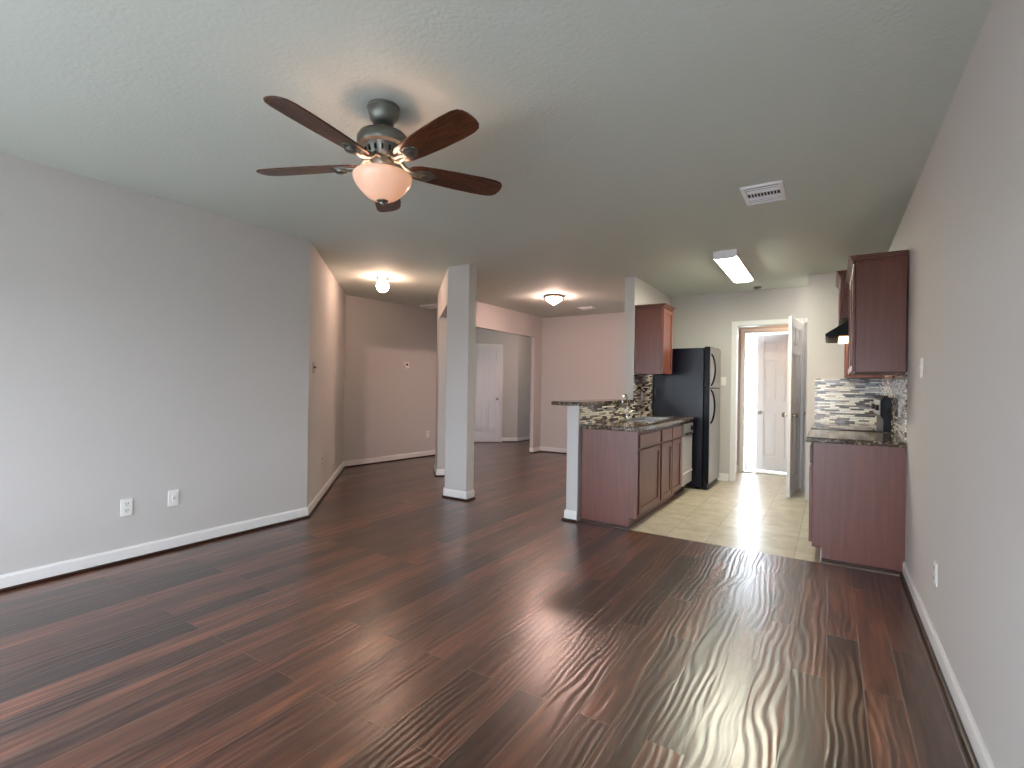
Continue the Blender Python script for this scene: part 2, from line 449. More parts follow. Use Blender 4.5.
for a, b in WINX: rear.box(a, b, REAR - 0.14, REAR, 0, WZ0).box(a, b, REAR - 0.14, REAR, WZ1, H)
struct(rear, 'wall_rear', 'wall_paint', 'window wall behind the viewer', 'wall')
for k, (a, b) in enumerate(WINX):
    w = thing('window_%d' % (k + 1), ['left', 'middle', 'right'][k] + ' white-framed window in the wall behind the viewer', 'window', ((a + b) / 2, REAR - 0.07, WZ0), kind='structure')
    org = ((a + b) / 2, REAR - 0.07, WZ0)
    y0, y1 = REAR - 0.12, REAR - 0.04
    MB(org).box(a, a + 0.05, y0, y1, WZ0, WZ1).box(b - 0.05, b, y0, y1, WZ0, WZ1).box(a + 0.05, b - 0.05, y0, y1, WZ0, WZ0 + 0.05).box(a + 0.05, b - 0.05, y0, y1, WZ1 - 0.05, WZ1) \
        .box(a + 0.05, b - 0.05, y0 + 0.01, y1 - 0.01, 1.33, 1.37).build('window_frame', 'trim_white', w, bev=0.003)
    MB(org).box(a + 0.045, b - 0.045, REAR - 0.085, REAR - 0.079, WZ0 + 0.045, 1.335).build('pane', 'window_glass', w)
    MB(org).box(a + 0.045, b - 0.045, REAR - 0.085, REAR - 0.079, 1.365, WZ1 - 0.045).build('pane', 'window_glass', w)
struct(MB().box(-40, 40, -40, 40, -0.32, -0.14), 'ground', 'ground_mat', 'pale ground outside the house', 'ground')

# ---------------------------------------------------------------- baseboards
baseboards([('baseboard_left', 'white baseboard along the long left wall'), ('baseboard_angle', 'white baseboard along the angled wall'),
            ('baseboard_hall', 'white baseboard along the thermostat wall')], [(XL, REAR), A, B, C])
baseboards([('baseboard_right', 'white baseboard along the right wall')], [(XR, 4.09), (XR, REAR)])
baseboards([('baseboard_column_side', 'short baseboard on the left side of the column'), ('baseboard_column', 'white baseboard on the front of the column'),
            ('baseboard_column_end', 'short baseboard on the right side of the column')], [J1, P0, (-3.148, 4.079), (-3.148, 4.207)])
baseboards([('baseboard_stub', 'short baseboard on the front of the wall stub behind the column'), ('baseboard_stub_end', 'short baseboard on the end of the wall stub behind the column')],
           [P1, T0, TB])
baseboards([('baseboard_pier_end', 'short baseboard on the end of the pier'), ('baseboard_pier', 'short baseboard on the dining side of the pier'),
            ('baseboard_dining', 'white baseboard along the dining wall')], [(-4.515, 7.69), (XH, 7.69), (XH, YD), (-1.975, YD)])
s2 = math.sqrt(0.5)
DOORW = (D[0] - 0.33 * s2, D[1] - 0.33 * s2)          # right edge of the hall door casing
baseboards([('baseboard_hall_door', 'short baseboard to the right of the hall door'), ('baseboard_hall_back', 'baseboard on the narrow hall wall')],
           [DOORW, D, (-5.588, 10.1)])
baseboards([('baseboard_half_side', 'baseboard on the dining side of the half wall'), ('baseboard_half', 'short white baseboard on the end of the half wall')],
           [(-1.975, 5.44), (-1.975, 4.02), (-1.866, 4.02)])
baseboards([('baseboard_kitchen', 'short white baseboard between refrigerator and door')], [(-1.86, YK), (-1.092, YK)], shoe=False)
baseboards([('baseboard_laundry', 'short baseboard in the laundry')], [(-1.35, YX), (-1.1, YX)], shoe=False)

# ---------------------------------------------------------------- doors
def six_panel(mb, w, h, t):
    """six-panel slab: x 0..w, y 0..t, z 0..h"""
    st, mid = 0.105 * w / 0.72, 0.10 * w / 0.72
    rails = [(0, 0.20), (0.86, 1.0), (1.58, 1.68), (h - 0.105, h)]
    mb.box(0, w, 0.016, t - 0.016, 0, h)
    for y0, y1 in ((0, 0.0159), (t - 0.0159, t)):
        mb.box(0, st, y0, y1, 0, h); mb.box(w - st, w, y0, y1, 0, h)
        for a, b in rails: mb.box(st, w - st, y0, y1, a, b)
        for (a, b), (c, d) in zip(rails, rails[1:]):
            mb.box(w / 2 - mid / 2, w / 2 + mid / 2, y0, y1, b, c)
            for xa, xb in ((st, w / 2 - mid / 2), (w / 2 + mid / 2, w - st)):      # raised fields
                e = 0.034; ya, yb = (0.006, 0.0159) if y0 == 0 else (t - 0.0159, t - 0.006)
                mb.box(xa + e, xb - e, ya, yb, b + e, c - e)
    return mb
def knob(parent, x, t, z, name='knob', both=True, mat='nickel'):
    for s, y in (((-1, 0), (1, t)) if both else ((-1, 0),)):
        k = MB(); prof = [(0.026, 0), (0.026, 0.006), (0.011, 0.012), (0.011, 0.032), (0.024, 0.038), (0.028, 0.05), (0.022, 0.062), (0, 0.066)]
        k.lathe([(r, s * hh) for r, hh in prof], (x, y, z), 20, 'y').build(name, mat, parent, smooth=True)
def hinges(parent, x, y, zs):
    for z in zs:
        MB().box(x - 0.012, x + 0.012, y - 0.006, y + 0.006, z - 0.045, z + 0.045).build('hinge', 'nickel', parent, bev=0.002)

# kitchen door, standing open towards the viewer, hinged at the right jamb
hx, hy = -0.331, YK - 0.018
ang = math.atan2(6.235 - hy, -0.393 - hx)
d1 = thing('door_1', 'white kitchen door standing open at the laundry doorway, seen nearly edge-on', 'door', (hx, hy, 0.012), ang, kind='structure')
six_panel(MB(), 0.70, 1.985, 0.035).build('leaf', 'door_white', d1, bev=0.002)
knob(d1, 0.635, 0.035, 0.90)
hinges(d1, 0.004, 0.018, (0.25, 1.0, 1.75))
# exit door ajar outwards
d2 = thing('door_2', 'white six-panel exit door swung outwards into bright daylight', 'door', (-0.25, YX + 0.125, 0.03), R(180 - 10), kind='structure')
six_panel(MB(), 0.655, 1.955, 0.04).build('leaf', 'door_white', d2, bev=0.002)
knob(d2, 0.60, 0.04, 0.83)
hinges(d2, 0.004, 0.02, (0.25, 1.0, 1.75))
# pantry door, closed, on the kitchen end wall
d3 = thing('door_3', 'closed pantry door edge just right of the open kitchen door', 'door', (-0.263, YK + 0.02, 0.012), 0, kind='structure')
six_panel(MB(), 0.62, 1.985, 0.035).build('leaf', 'door_white', d3, bev=0.002)
knob(d3, 0.03, 0.035, 0.90, both=False)
# hall door, on the angled wall
dw = 0.62
hd0 = (DOORW[0] - (dw + 0.06) * s2, DOORW[1] - (dw + 0.06) * s2)
d4 = thing('door_4', 'closed white six-panel door at the back of the hall', 'door', (hd0[0] + 0.004 * s2, hd0[1] - 0.004 * s2, 0.014), R(45), kind='structure')
m = six_panel(MB(), dw, 2.0, 0.035); m.xf(Matrix.Translation((0, -0.035, 0))); m.build('leaf', 'door_white', d4, bev=0.002)
k4 = MB(); k4.lathe([(0.026, 0), (0.026, -0.006), (0.011, -0.012), (0.011, -0.032), (0.028, -0.045), (0.022, -0.062), (0, -0.066)], (dw - 0.065, -0.035, 0.90), 20, 'y').build('knob', 'nickel', d4, smooth=True)
# casings
def casing(name, label, x0, x1, y, h, w, t=0.016, left=True, right=True, org=(0, 0, 0), rz=0):
    mb = MB()
    if left: mb.box(x0 - w, x0, -t, -0.0005, 0, h + w)
    if right: mb.box(x1, x1 + w, -t, -0.0005, 0, h + w)
    mb.box(x0, x1, -t, -0.0005, h, h + w)
    o = struct(mb, name, 'trim_white', label, 'door casing', bev=0.004)
    o.location = (org[0], org[1], 0.001); o.rotation_euler = (0, 0, rz)
    return o
casing('trim_1', 'white casing around the kitchen doorway', -1.02, -0.314, 0, 2.0, 0.06, org=(0, YK, 0), right=False)
struct(MB().box(-0.312, -0.268, YK - 0.016, YK - 0.001, 0.001, 2.06), 'trim_2', 'trim_white', 'narrow white mullion between the kitchen door and the pantry door', 'door casing', bev=0.003)
struct(MB().box(-1.03, -1.015, YK + 0.001, YK + 0.109, 0.001, 2.008).box(-0.32, -0.306, YK + 0.001, YK + 0.109, 0.001, 2.008).box(-1.015, -0.32, YK + 0.001, YK + 0.109, 1.995, 2.008),
       'trim_3', 'trim_white', 'white jamb lining the kitchen doorway', 'door jamb')
casing('trim_4', 'white casing around the exit door', -1.035, -0.245, 0, 1.995, 0.055, org=(0, YX, 0))
struct(MB().box(-1.04, -0.235, YX - 0.02, YX + 0.13, 0.001, 0.02), 'trim_5', 'nickel', 'metal threshold under the exit door', 'threshold', bev=0.004)
c6 = casing('trim_6', 'white casing around the hall door', -0.004, dw + 0.004, 0, 2.005, 0.055, org=(hd0[0], hd0[1], 0), rz=R(45))
struct(MB().box(-0.2655, 0.36, YK - 0.014, YK - 0.001, 2.002, 2.06), 'trim_7', 'trim_white', 'white head casing over the pantry door', 'door casing')

# grey stone seen outside the exit door
st = MB((-1.09, 8.5, -0.14))
bmesh.ops.create_icosphere(st.bm, subdivisions=3, radius=0.11)
for v in st.bm.verts:
    v.co = Vector((v.co.x * 0.8, v.co.y * 0.7, v.co.z * 1.2 + 0.1)) * (1 + 0.08 * math.sin(9 * v.co.x + 7 * v.co.z))
tag(st.build('landscape_rock', 'stone'), 'grey rock on the ground outside the open exit door', 'rock')

# ---------------------------------------------------------------- ceiling fan
FX, FY = -1.718, 1.577
fan = thing('ceiling_fan', 'pewter ceiling fan with five walnut blades and a glowing glass bowl', 'ceiling fan', (FX, FY, H))
def L(prof, name, mat, parent=fan, n=48): return MB().lathe(prof, (0, 0, 0), n).build(name, mat, parent, smooth=True)
L([(0.0, -0.001), (0.072, -0.001), (0.074, -0.01), (0.07, -0.014), (0.069, -0.026), (0.06, -0.056), (0.046, -0.074), (0.04, -0.077), (0.0, -0.077)], 'canopy', 'pewter')
L([(0.0, -0.07), (0.011, -0.07), (0.011, -0.105), (0.02, -0.108), (0.02, -0.125), (0.0, -0.125)], 'downrod', 'pewter')
mh = L([(0.0, -0.112), (0.03, -0.112), (0.085, -0.12), (0.106, -0.132), (0.115, -0.148), (0.115, -0.174), (0.11, -0.182), (0.088, -0.185), (0.0, -0.185)], 'motor_housing', 'pewter')
ring = L([(0.0, -0.184), (0.086, -0.184), (0.083, -0.192), (0.073, -0.225), (0.066, -0.236), (0.0, -0.236)], 'vent_ring', 'pewter')
for k in range(16):
    vs_ = MB().box(0.0735, 0.0835, -0.0035, 0.0035, -0.221, -0.2)
    vs_.xf(Matrix.Rotation(2 * PI * k / 16, 4, 'Z')).build('vent_slot', 'black_plastic', ring)
L([(0.0, -0.236), (0.05, -0.236), (0.052, -0.25), (0.044, -0.27), (0.05, -0.285), (0.05, -0.316), (0.0, -0.316)], 'light_fitter', 'pewter')
_bo = [(0.125, -0.311), (0.131, -0.314), (0.13, -0.325), (0.122, -0.345), (0.106, -0.368), (0.086, -0.39), (0.064, -0.408), (0.042, -0.419), (0.018, -0.424), (0.0, -0.425)]
_bi = [(max(0.0, r - 0.005), z + 0.006) for r, z in _bo[::-1]]
MB().lathe(_bo + _bi + [_bo[0]], n=48, cap=False).build('glass_bowl', 'bowl_glass', fan, smooth=True)
L([(0.0, -0.415), (0.027, -0.417), (0.025, -0.426), (0.013, -0.432), (0.01, -0.439), (0.0, -0.442)], 'finial', 'pewter')
for k in range(3):
    a = R(30 + 120 * k)
    MB().lathe([(0.0, -0.275), (0.014, -0.278), (0.016, -0.292), (0.026, -0.312), (0.027, -0.325), (0.018, -0.342), (0.0, -0.347)], (0.056 * math.cos(a), 0.056 * math.sin(a), -0.041), 20).build('light_bulb', 'bulb', fan, smooth=True)
def blade_outline(n=10):
    r0, r1 = 0.112, 0.597
    half = [(0.0, 0.0), (0.004, 0.018), (0.018, 0.036), (0.05, 0.05), (0.12, 0.058), (0.24, 0.066), (0.36, 0.069), (0.43, 0.066), (0.46, 0.058), (0.476, 0.042), (0.483, 0.022), (0.485, 0.0)]
    pts = [(r0 + a, w) for a, w in half] + [(r0 + a, -w) for a, w in half[-2:0:-1]]
    return pts
for k in range(5):
    az = R(205.75 + 72 * k)
    rot = Matrix.Translation((0, 0, -0.263)) @ Matrix.Rotation(-0.022, 4, Vector((-0.538, 0.843, 0))) @ Matrix.Rotation(az, 4, 'Z') @ Matrix.Rotation(R(-12), 4, 'X')
    bl = MB().prism(blade_outline(), -0.0035, 0.0035).build('fan_blade', 'walnut', fan, bev=0.002)
    bl.matrix_local = rot
    br = MB()
    br.prism([(0.14, -0.016), (0.17, -0.03), (0.215, -0.034), (0.24, -0.016), (0.252, 0), (0.24, 0.016), (0.215, 0.034), (0.17, 0.03), (0.14, 0.016)], -0.0085, -0.0037)
    br.lathe([(0.026, -0.008), (0.026, -0.02), (0.02, -0.024), (0, -0.024)], (0.2, 0, 0), 20)
    for sy in (-0.012, 0.012):
        br.tube([(0.05, sy * 1.6, 0.026), (0.08, sy * 1.5, 0.022), (0.1, sy * 1.3, 0.0), (0.125, sy, -0.009), (0.18, sy * 0.9, -0.0075)], [0.010, 0.010, 0.009, 0.009, 0.007], 10)
    for sx, sy in ((0.175, -0.022), (0.175, 0.022), (0.238, 0)):
        br.lathe([(0.006, -0.0085), (0.006, -0.0115), (0, -0.013)], (sx, sy, 0), 10)
    br.build('blade_bracket', 'pewter', bl, smooth=True)

# ---------------------------------------------------------------- other ceiling fittings
g = thing('globe_light', 'small round globe ceiling light glowing in the hall entrance', 'ceiling light', (-4.43, 4.09, H))
MB().lathe([(0, -0.001), (0.078, -0.001), (0.078, -0.012), (0.05, -0.03), (0.046, -0.048), (0, -0.048)], n=32).build('base', 'nickel', g, smooth=True)
MB().lathe([(0.0, -0.047)] + [(0.07 * math.sin(t), -0.108 + 0.07 * math.cos(t)) for t in [R(32 + 148 * k / 14) for k in range(14)]] + [(0.0, -0.178)], n=32).build('glass_globe', 'globe_glass', g, smooth=True)
g = thing('flush_light', 'lit flush ceiling light with ribbed conical glass in the dining area', 'ceiling light', (-3.23, 6.10, H))
MB().lathe([(0, -0.001), (0.13, -0.001), (0.142, -0.012), (0.142, -0.022), (0.118, -0.034), (0, -0.034)], n=40).build('metal_rim', 'nickel', g, smooth=True)
MB().lathe([(0, -0.033), (0.115, -0.033), (0.108, -0.05), (0.08, -0.075), (0.045, -0.098), (0.018, -0.11), (0.012, -0.122), (0, -0.126)], n=40).build('glass_shade', 'dining_glass', g, smooth=True)
g = thing('fluorescent_light', 'rectangular wrap-around fluorescent light on the kitchen ceiling', 'ceiling light', (-0.815, 5.38, H))
MB().box(-0.1, -0.095, -0.565, 0.565, -0.06, -0.001).box(0.095, 0.1, -0.565, 0.565, -0.06, -0.001).box(-0.095, 0.095, -0.565, 0.565, -0.015, -0.001).build('housing', 'trim_white', g)
MB().extrude([(-0.0945, -0.05), (-0.0945, -0.062), (-0.07, -0.074), (0.07, -0.074), (0.0945, -0.062), (0.0945, -0.05)], 'y', -0.5645, 0.5645).build('diffuser', 'fluorescent', g)
for a, b in ((-0.58, -0.5652), (0.5652, 0.58)):
    MB().extrude([(-0.101, -0.001), (-0.101, -0.062), (-0.07, -0.076), (0.07, -0.076), (0.101, -0.062), (0.101, -0.001)], 'y', a, b).build('end_cap', 'vent_white', g)
g = thing('pantry_fill_light', 'unseen fill light added on the ceiling behind the stove wall', 'ceiling light', (0.08, 6.64, H))  # added lamp, out of view, to brighten the open door leaf and pantry door
MB().lathe([(0, -0.001), (0.1, -0.001), (0.1, -0.02), (0, -0.02)], n=24).build('base', 'trim_white', g, smooth=True)
MB().lathe([(0, -0.02), (0.09, -0.02), (0.08, -0.05), (0.05, -0.07), (0, -0.075)], n=24).build('glass_shade', 'pantry_fill_glass', g, smooth=True)
g = thing('hall_fill_light', 'unseen fill light added on the back hall ceiling behind the header', 'ceiling light', (-4.86, 8.6, H))  # added out of view to brighten the hall door and the narrow wall
MB().lathe([(0, -0.001), (0.11, -0.001), (0.11, -0.02), (0, -0.02)], n=24).build('base', 'trim_white', g, smooth=True)
MB().lathe([(0, -0.02), (0.1, -0.02), (0.09, -0.05), (0.05, -0.07), (0, -0.075)], n=24).build('glass_shade', 'hall_fill_glass', g, smooth=True)
g = thing('laundry_light', 'warm flush ceiling light out of sight in the laundry', 'ceiling light', (-0.25, 7.43, H))
MB().lathe([(0, -0.001), (0.11, -0.001), (0.11, -0.02), (0, -0.02)], n=24).build('base', 'trim_white', g, smooth=True)
MB().lathe([(0, -0.02), (0.1, -0.02), (0.09, -0.06), (0.05, -0.085), (0, -0.09)], n=24).build('glass_shade', 'laundry_glass', g, smooth=True)

def ceiling_vent(label, x, y, lx, ly, banks=3, dark='vent_dark', rz=0, drop=0.014):
    v = thing('ceiling_vent', label, 'air vent', (x, y, H), rz)
    f = 0.026
    MB().box(-lx / 2, lx / 2, -ly / 2, -ly / 2 + f, -drop, -0.001).box(-lx / 2, lx / 2, ly / 2 - f, ly / 2, -drop, -0.001) \
        .box(-lx / 2, -lx / 2 + f, -ly / 2 + f, ly / 2 - f, -drop, -0.001).box(lx / 2 - f, lx / 2, -ly / 2 + f, ly / 2 - f, -drop, -0.001).build('frame', 'vent_white', v, bev=0.004)
    MB().box(-lx / 2 + f, lx / 2 - f, -ly / 2 + f, ly / 2 - f, -0.004, -0.001).build('backing', dark, v)
    bl = MB(); iy = (ly - 2 * f) / banks
    for k in range(banks):
        y0 = -ly / 2 + f + k * iy
        if k: bl.box(-lx / 2 + f, lx / 2 - f, y0 - 0.006, y0 + 0.006, -0.013, -0.004)
        if k == 1 or banks == 1:
            n = max(4, int((lx - 2 * f) / 0.018))
            for q in range(1, n): 
                x0 = -lx / 2 + f + q * (lx - 2 * f) / n
                bl.box(x0 - 0.0025, x0 + 0.0025, y0 + 0.006, y0 + iy - 0.006, -0.012, -0.004)
        else:
            for q in range(1, 3):
                yy = y0 + q * iy / 3 - 0.001
                bl.extrude([(yy - 0.002, -0.005), (yy + 0.002, -0.012), (yy + 0.0045, -0.012), (yy + 0.0005, -0.005)], 'x', -lx / 2 + f, lx / 2 - f)
    bl.build('louvers', 'vent_white', v)
    return v
ceiling_vent('white louvred air vent on the ceiling near the right wall', -0.37, 3.515, 0.235, 0.335)
ceiling_vent('small air vent on the dining ceiling beyond the flush light', -3.25, 7.25, 0.26, 0.2, 3, 'panel_grey')
ceiling_vent('white air vent on the hall ceiling beside the wall stub', -5.27, 5.93, 0.36, 0.24, 3, 'panel_grey', drop=0.028)
sd = thing('smoke_detector', 'small dark round fitting on the kitchen ceiling near the end wall', 'smoke detector', (-0.76, 6.72, H))
MB().lathe([(0, -0.001), (0.045, -0.001), (0.045, -0.012), (0.034, -0.024), (0, -0.026)], n=24).build('body', 'panel_grey', sd, smooth=True)
MB().lathe([(0, -0.0255), (0.012, -0.0255), (0.01, -0.03), (0, -0.031)], n=16).build('sensor', 'black_plastic', sd, smooth=True)

# ---------------------------------------------------------------- wall plates
def plate(name, label, cat, x, y, z, rz, kind, w=0.066, h=0.108, mat='plate_white'):
    """local frame: plate faces -y"""
    p = thing(name, label, cat, (x, y, z), rz)
    MB().box(-w / 2, w / 2, -0.006, -0.0005, -h / 2, h / 2).build('cover_plate', mat, p, bev=0.003)
    if kind == 'outlet':
        for dz in (-0.022, 0.022):
            r = MB().box(-0.016, 0.016, -0.0085, -0.006, dz - 0.014, dz + 0.014).build('receptacle', 'plate_white', p, bev=0.004)
            MB().box(-0.0085, -0.0055, -0.0095, -0.0086, dz - 0.003, dz + 0.008).box(0.0055, 0.0085, -0.0095, -0.0086, dz - 0.003, dz + 0.008) \
                .box(-0.0025, 0.0025, -0.0095, -0.0086, dz - 0.011, dz - 0.006).build('slots', 'slot_dark', r)
    elif kind == 'switch':
        MB().extrude([(-0.006, -0.018), (-0.0085, -0.016), (-0.012, 0.012), (-0.0085, 0.018), (-0.006, 0.018)], 'x', -0.012, 0.012).build('toggle', 'plate_white', p, bev=0.001)
    elif kind == 'double':
        for dx in (-0.024, 0.024):
            MB().box(dx - 0.005, dx + 0.005, -0.018, -0.006, -0.004, 0.012).build('toggle', 'slot_dark', p, bev=0.001)
    elif kind == 'jack':
        MB().box(-0.009, 0.009, -0.0085, -0.006, -0.02, 0.02).build('jack', 'plate_white', p, bev=0.002)
        MB().lathe([(0.004, -0.0085), (0.004, -0.014), (0, -0.014)], (0, 0, 0), 10, 'y').build('pin', 'nickel', p)
    return p
LW = R(90)        # facing +x
RW = R(-90)       # facing -x
plate('wall_outlet', 'white duplex outlet low on the left wall, nearer the viewer', 'outlet', XL, 1.40, 0.355, LW, 'outlet', 0.068, 0.112)
plate('cable_plate', 'white cable jack plate low on the left wall, right of the duplex outlet', 'wall plate', XL, 1.677, 0.366, LW, 'jack', 0.068, 0.112)
plate('light_switch', 'white switch plate on the right wall at shoulder height', 'light switch', XR, 3.50, 1.322, RW, 'switch')
plate('wall_outlet', 'white outlet low on the right wall', 'outlet', XR, 2.99, 0.356, RW, 'outlet')
plate('light_switch', 'white switch plate between refrigerator and kitchen doorway', 'light switch', -1.17, YK, 1.29, 0, 'switch')
def on_angle(t): return (A[0] + (B[0] - A[0]) * t, A[1] + (B[1] - A[1]) * t)
AA = math.atan2(B[1] - A[1], B[0] - A[0]) + PI + R(0)
x, y = on_angle(0.085)
plate('light_switch', 'double metal switch plate with dark toggles on the angled wall near its corner', 'light switch', x, y, 1.33, AA + PI, 'double', 0.11, 0.108, 'nickel')
x, y = on_angle(0.30)
plate('wall_outlet', 'pale outlet low on the angled wall', 'outlet', x, y, 0.375, AA + PI, 'outlet')
def on_hall(t): return (B[0] + (C[0] - B[0]) * t, B[1] + (C[1] - B[1]) * t)
AH = math.atan2(C[1] - B[1], C[0] - B[0])
x, y = on_hall((5.73 - B[1]) / (C[1] - B[1]))
th = thing('thermostat', 'small beige thermostat on the hall wall', 'thermostat', (x, y, 1.49), AH)
MB().box(-0.055, 0.055, -0.008, -0.0005, -0.05, 0.05).build('back_plate', 'plate_white', th, bev=0.003)
MB().box(-0.046, 0.046, -0.03, -0.008, -0.042, 0.042).build('body', 'plate_white', th, bev=0.005)
MB().box(-0.02, 0.02, -0.032, -0.03, -0.006, 0.026).build('display', 'slot_dark', th)
x, y = on_hall((6.2 - B[1]) / (C[1] - B[1]))
plate('wall_outlet', 'white outlet low on the hall wall beyond the thermostat', 'outlet', x, y, 0.37, AH, 'outlet')

# ---------------------------------------------------------------- cabinet fronts
def shaker(mb, axis_x, y0, y1, z0, z1, s, t=0.02, rail=0.05):
    """framed door lying in the plane x = axis_x, thickness towards s (-1 or +1)"""
    xa, xb = sorted((axis_x, axis_x + s * t)); xc, xd = sorted((axis_x, axis_x + s * (t - 0.009)))
    mb.box(xa, xb, y0, y0 + rail, z0, z1); mb.box(xa, xb, y1 - rail, y1, z0, z1)
    mb.box(xa, xb, y0 + rail, y1 - rail, z0, z0 + rail); mb.box(xa, xb, y0 + rail, y1 - rail, z1 - rail, z1)
    mb.box(xc, xd, y0 + rail, y1 - rail, z0 + rail, z1 - rail)
    return mb
def fronts(root, org, xf, s, doors, drawers, mat='cherry'):
    for (y0, y1, z0, z1) in doors: shaker(MB(org), xf, y0, y1, z0, z1, s).build('door', mat, root, bev=0.003)
    for (y0, y1, z0, z1) in drawers:
        xa, xb = sorted((xf, xf + s * 0.02)); MB(org).box(xa, xb, y0, y1, z0, z1).build('drawer', mat, root, bev=0.005)

# peninsula: two base units, dishwasher, worktop, sink
ZC = 0.822
org = (-1.6, 4.42, 0)
u1 = thing('base_cabinet', 'cherry base cabinet at the open end of the peninsula, one door and one drawer', 'cabinet', org, group=None)
MB(org).box(-1.85, -1.366, 4.086, 4.76, 0.095, ZC - 0.001).box(-1.85, -1.42, 4.086, 4.76, 0.001, 0.095).build('carcass', 'cherry', u1)
MB(org).extrude([(-1.85, 0.022), (-1.41, 0.022), (-1.41, 0.095), (-1.345, 0.095), (-1.345, ZC - 0.001), (-1.85, ZC - 0.001)], 'y', 4.068, 4.0855).build('end_panel', 'cherry', u1)
MB(org).box(-1.85, -1.41, 4.058, 4.0675, 0.001, 0.022).build('shoe_moulding', 'shoe_wood', u1, bev=0.004)
fronts(u1, org, -1.3655, 1, [(4.13, 4.735, 0.115, 0.655)], [(4.13, 4.735, 0.675, 0.79)])
org = (-1.6, 5.15, 0)
u2 = thing('base_cabinet', 'cherry sink base cabinet in the middle of the peninsula with two doors', 'cabinet', org)
MB(org).box(-1.85, -1.366, 4.762, 5.55, 0.095, 0.64).box(-1.85, -1.42, 4.762, 5.55, 0.001, 0.095).box(-1.40, -1.366, 4.762, 5.55, 0.64, ZC - 0.001).box(-1.85, -1.82, 4.762, 5.55, 0.64, ZC - 0.001) \
    .box(-1.82, -1.40, 4.762, 4.78, 0.64, ZC - 0.001).box(-1.82, -1.40, 5.532, 5.55, 0.64, ZC - 0.001).build('carcass', 'cherry', u2)
fronts(u2, org, -1.3655, 1, [(4.785, 5.148, 0.115, 0.655), (5.166, 5.53, 0.115, 0.655)], [(4.785, 5.148, 0.675, 0.79), (5.166, 5.53, 0.675, 0.79)])
org = (-1.6, 5.78, 0)
dwm = thing('dishwasher', 'pale dishwasher with a dark grey control panel beside the refrigerator', 'dishwasher', org)
MB(org).box(-1.85, -1.37, 5.555, 6.0, 0.1, ZC - 0.002).box(-1.85, -1.43, 5.555, 6.0, 0.001, 0.1).build('body', 'black_plastic', dwm)
MB(org).box(-1.3695, -1.34, 5.56, 5.995, 0.12, 0.665).build('door', 'dishwasher_grey', dwm, bev=0.004)
MB(org).box(-1.342, -1.333, 5.56, 5.995, 0.245, 0.26).build('door_strip', 'vent_white', dwm)
MB(org).box(-1.3695, -1.33, 5.56, 5.995, 0.675, 0.8).build('control_panel', 'panel_grey', dwm, bev=0.005)
MB(org).lathe([(0.028, 0), (0.026, 0.016), (0.008, 0.018), (0, 0.022)], (-1.33, 5.9, 0.745), 20, 'x').build('dial', 'black_plastic', dwm, smooth=True)
MB(org).box(-1.33, -1.31, 5.62, 5.84, 0.683, 0.70).build('handle', 'black_plastic', dwm, bev=0.004)

def top_with_hole(org, x0, x1, y0, y1, z0, z1, hx0, hx1, hy0, hy1):
    mb = MB(org)
    X = [x0, hx0, hx1, x1]; Y = [y0, hy0, hy1, y1]
    vid = {}; verts = []; faces = []
    for zi, z in enumerate((z0, z1)):
        for i in range(4):
            for j in range(4): vid[i, j, zi] = len(verts); verts.append((X[i], Y[j], z))
    for i in range(3):
        for j in range(3):
            if (i, j) == (1, 1): continue
            for zi in (0, 1): faces.append((vid[i, j, zi], vid[i + 1, j, zi], vid[i + 1, j + 1, zi], vid[i, j + 1, zi]))
    for a, b in [((i, 0), (i + 1, 0)) for i in range(3)] + [((i, 3), (i + 1, 3)) for i in range(3)] + [((0, j), (0, j + 1)) for j in range(3)] + [((3, j), (3, j + 1)) for j in range(3)] \
            + [((1, 1), (2, 1)), ((1, 2), (2, 2)), ((1, 1), (1, 2)), ((2, 1), (2, 2))]:
        faces.append((vid[a[0], a[1], 0], vid[b[0], b[1], 0], vid[b[0], b[1], 1], vid[a[0], a[1], 1]))
    return mb.add(verts, faces)
SX0, SX1, SY0, SY1 = -1.76, -1.43, 4.82, 5.5
tag(top_with_hole((-1.6, 5.0, ZC), -1.858, -1.328, 4.045, 6.03, ZC, 0.86, SX0 + 0.012, SX1 - 0.012, SY0 + 0.012, SY1 - 0.012).build('countertop', 'granite', bev=0.006),
    'speckled brown granite worktop on the peninsula, holding the sink', 'countertop')
org = (-1.595, 5.16, 0.86)
sk = thing('sink', 'stainless steel drop-in sink in the peninsula worktop', 'sink', org)
rim = top_with_hole(org, SX0, SX1, SY0, SY1, 0.8605, 0.868, SX0 + 0.03, SX1 - 0.03, SY0 + 0.03, SY1 - 0.03); rim.build('rim', 'steel', sk, bev=0.003)
bs = MB(org); i = 0.03
x0, x1, y0, y1, zt, zb = SX0 + i, SX1 - i, SY0 + i, SY1 - i, 0.867, 0.68
bs.box(x0 - 0.003, x0, y0, y1, zb, zt).box(x1, x1 + 0.003, y0, y1, zb, zt).box(x0, x1, y0 - 0.003, y0, zb, zt).box(x0, x1, y1, y1 + 0.003, zb, zt).box(x0, x1, y0, y1, zb - 0.003, zb).box(x0, x1, 5.15, 5.17, zb, zt - 0.02)
bs.build('basin', 'steel', sk)
org = (-1.80, 5.08, 0.86)
fc = thing('faucet', 'chrome gooseneck faucet behind the sink', 'faucet', org)
MB(org).lathe([(0.028, 0.8605), (0.026, 0.868), (0.016, 0.876), (0.015, 0.93), (0.012, 0.934)], (-1.80, 5.08, 0), 24).build('base', 'chrome', fc, smooth=True)
MB(org).tube([(-1.80, 5.08, 0.925), (-1.80, 5.08, 1.02)] + [(-1.80, 5.08 - 0.075 + 0.075 * math.cos(t), 1.03 + 0.085 * math.sin(t)) for t in [R(15 * k) for k in range(1, 12)]] + [(-1.80, 4.935, 1.03)], 0.009, 14).build('spout', 'chrome', fc, smooth=True)
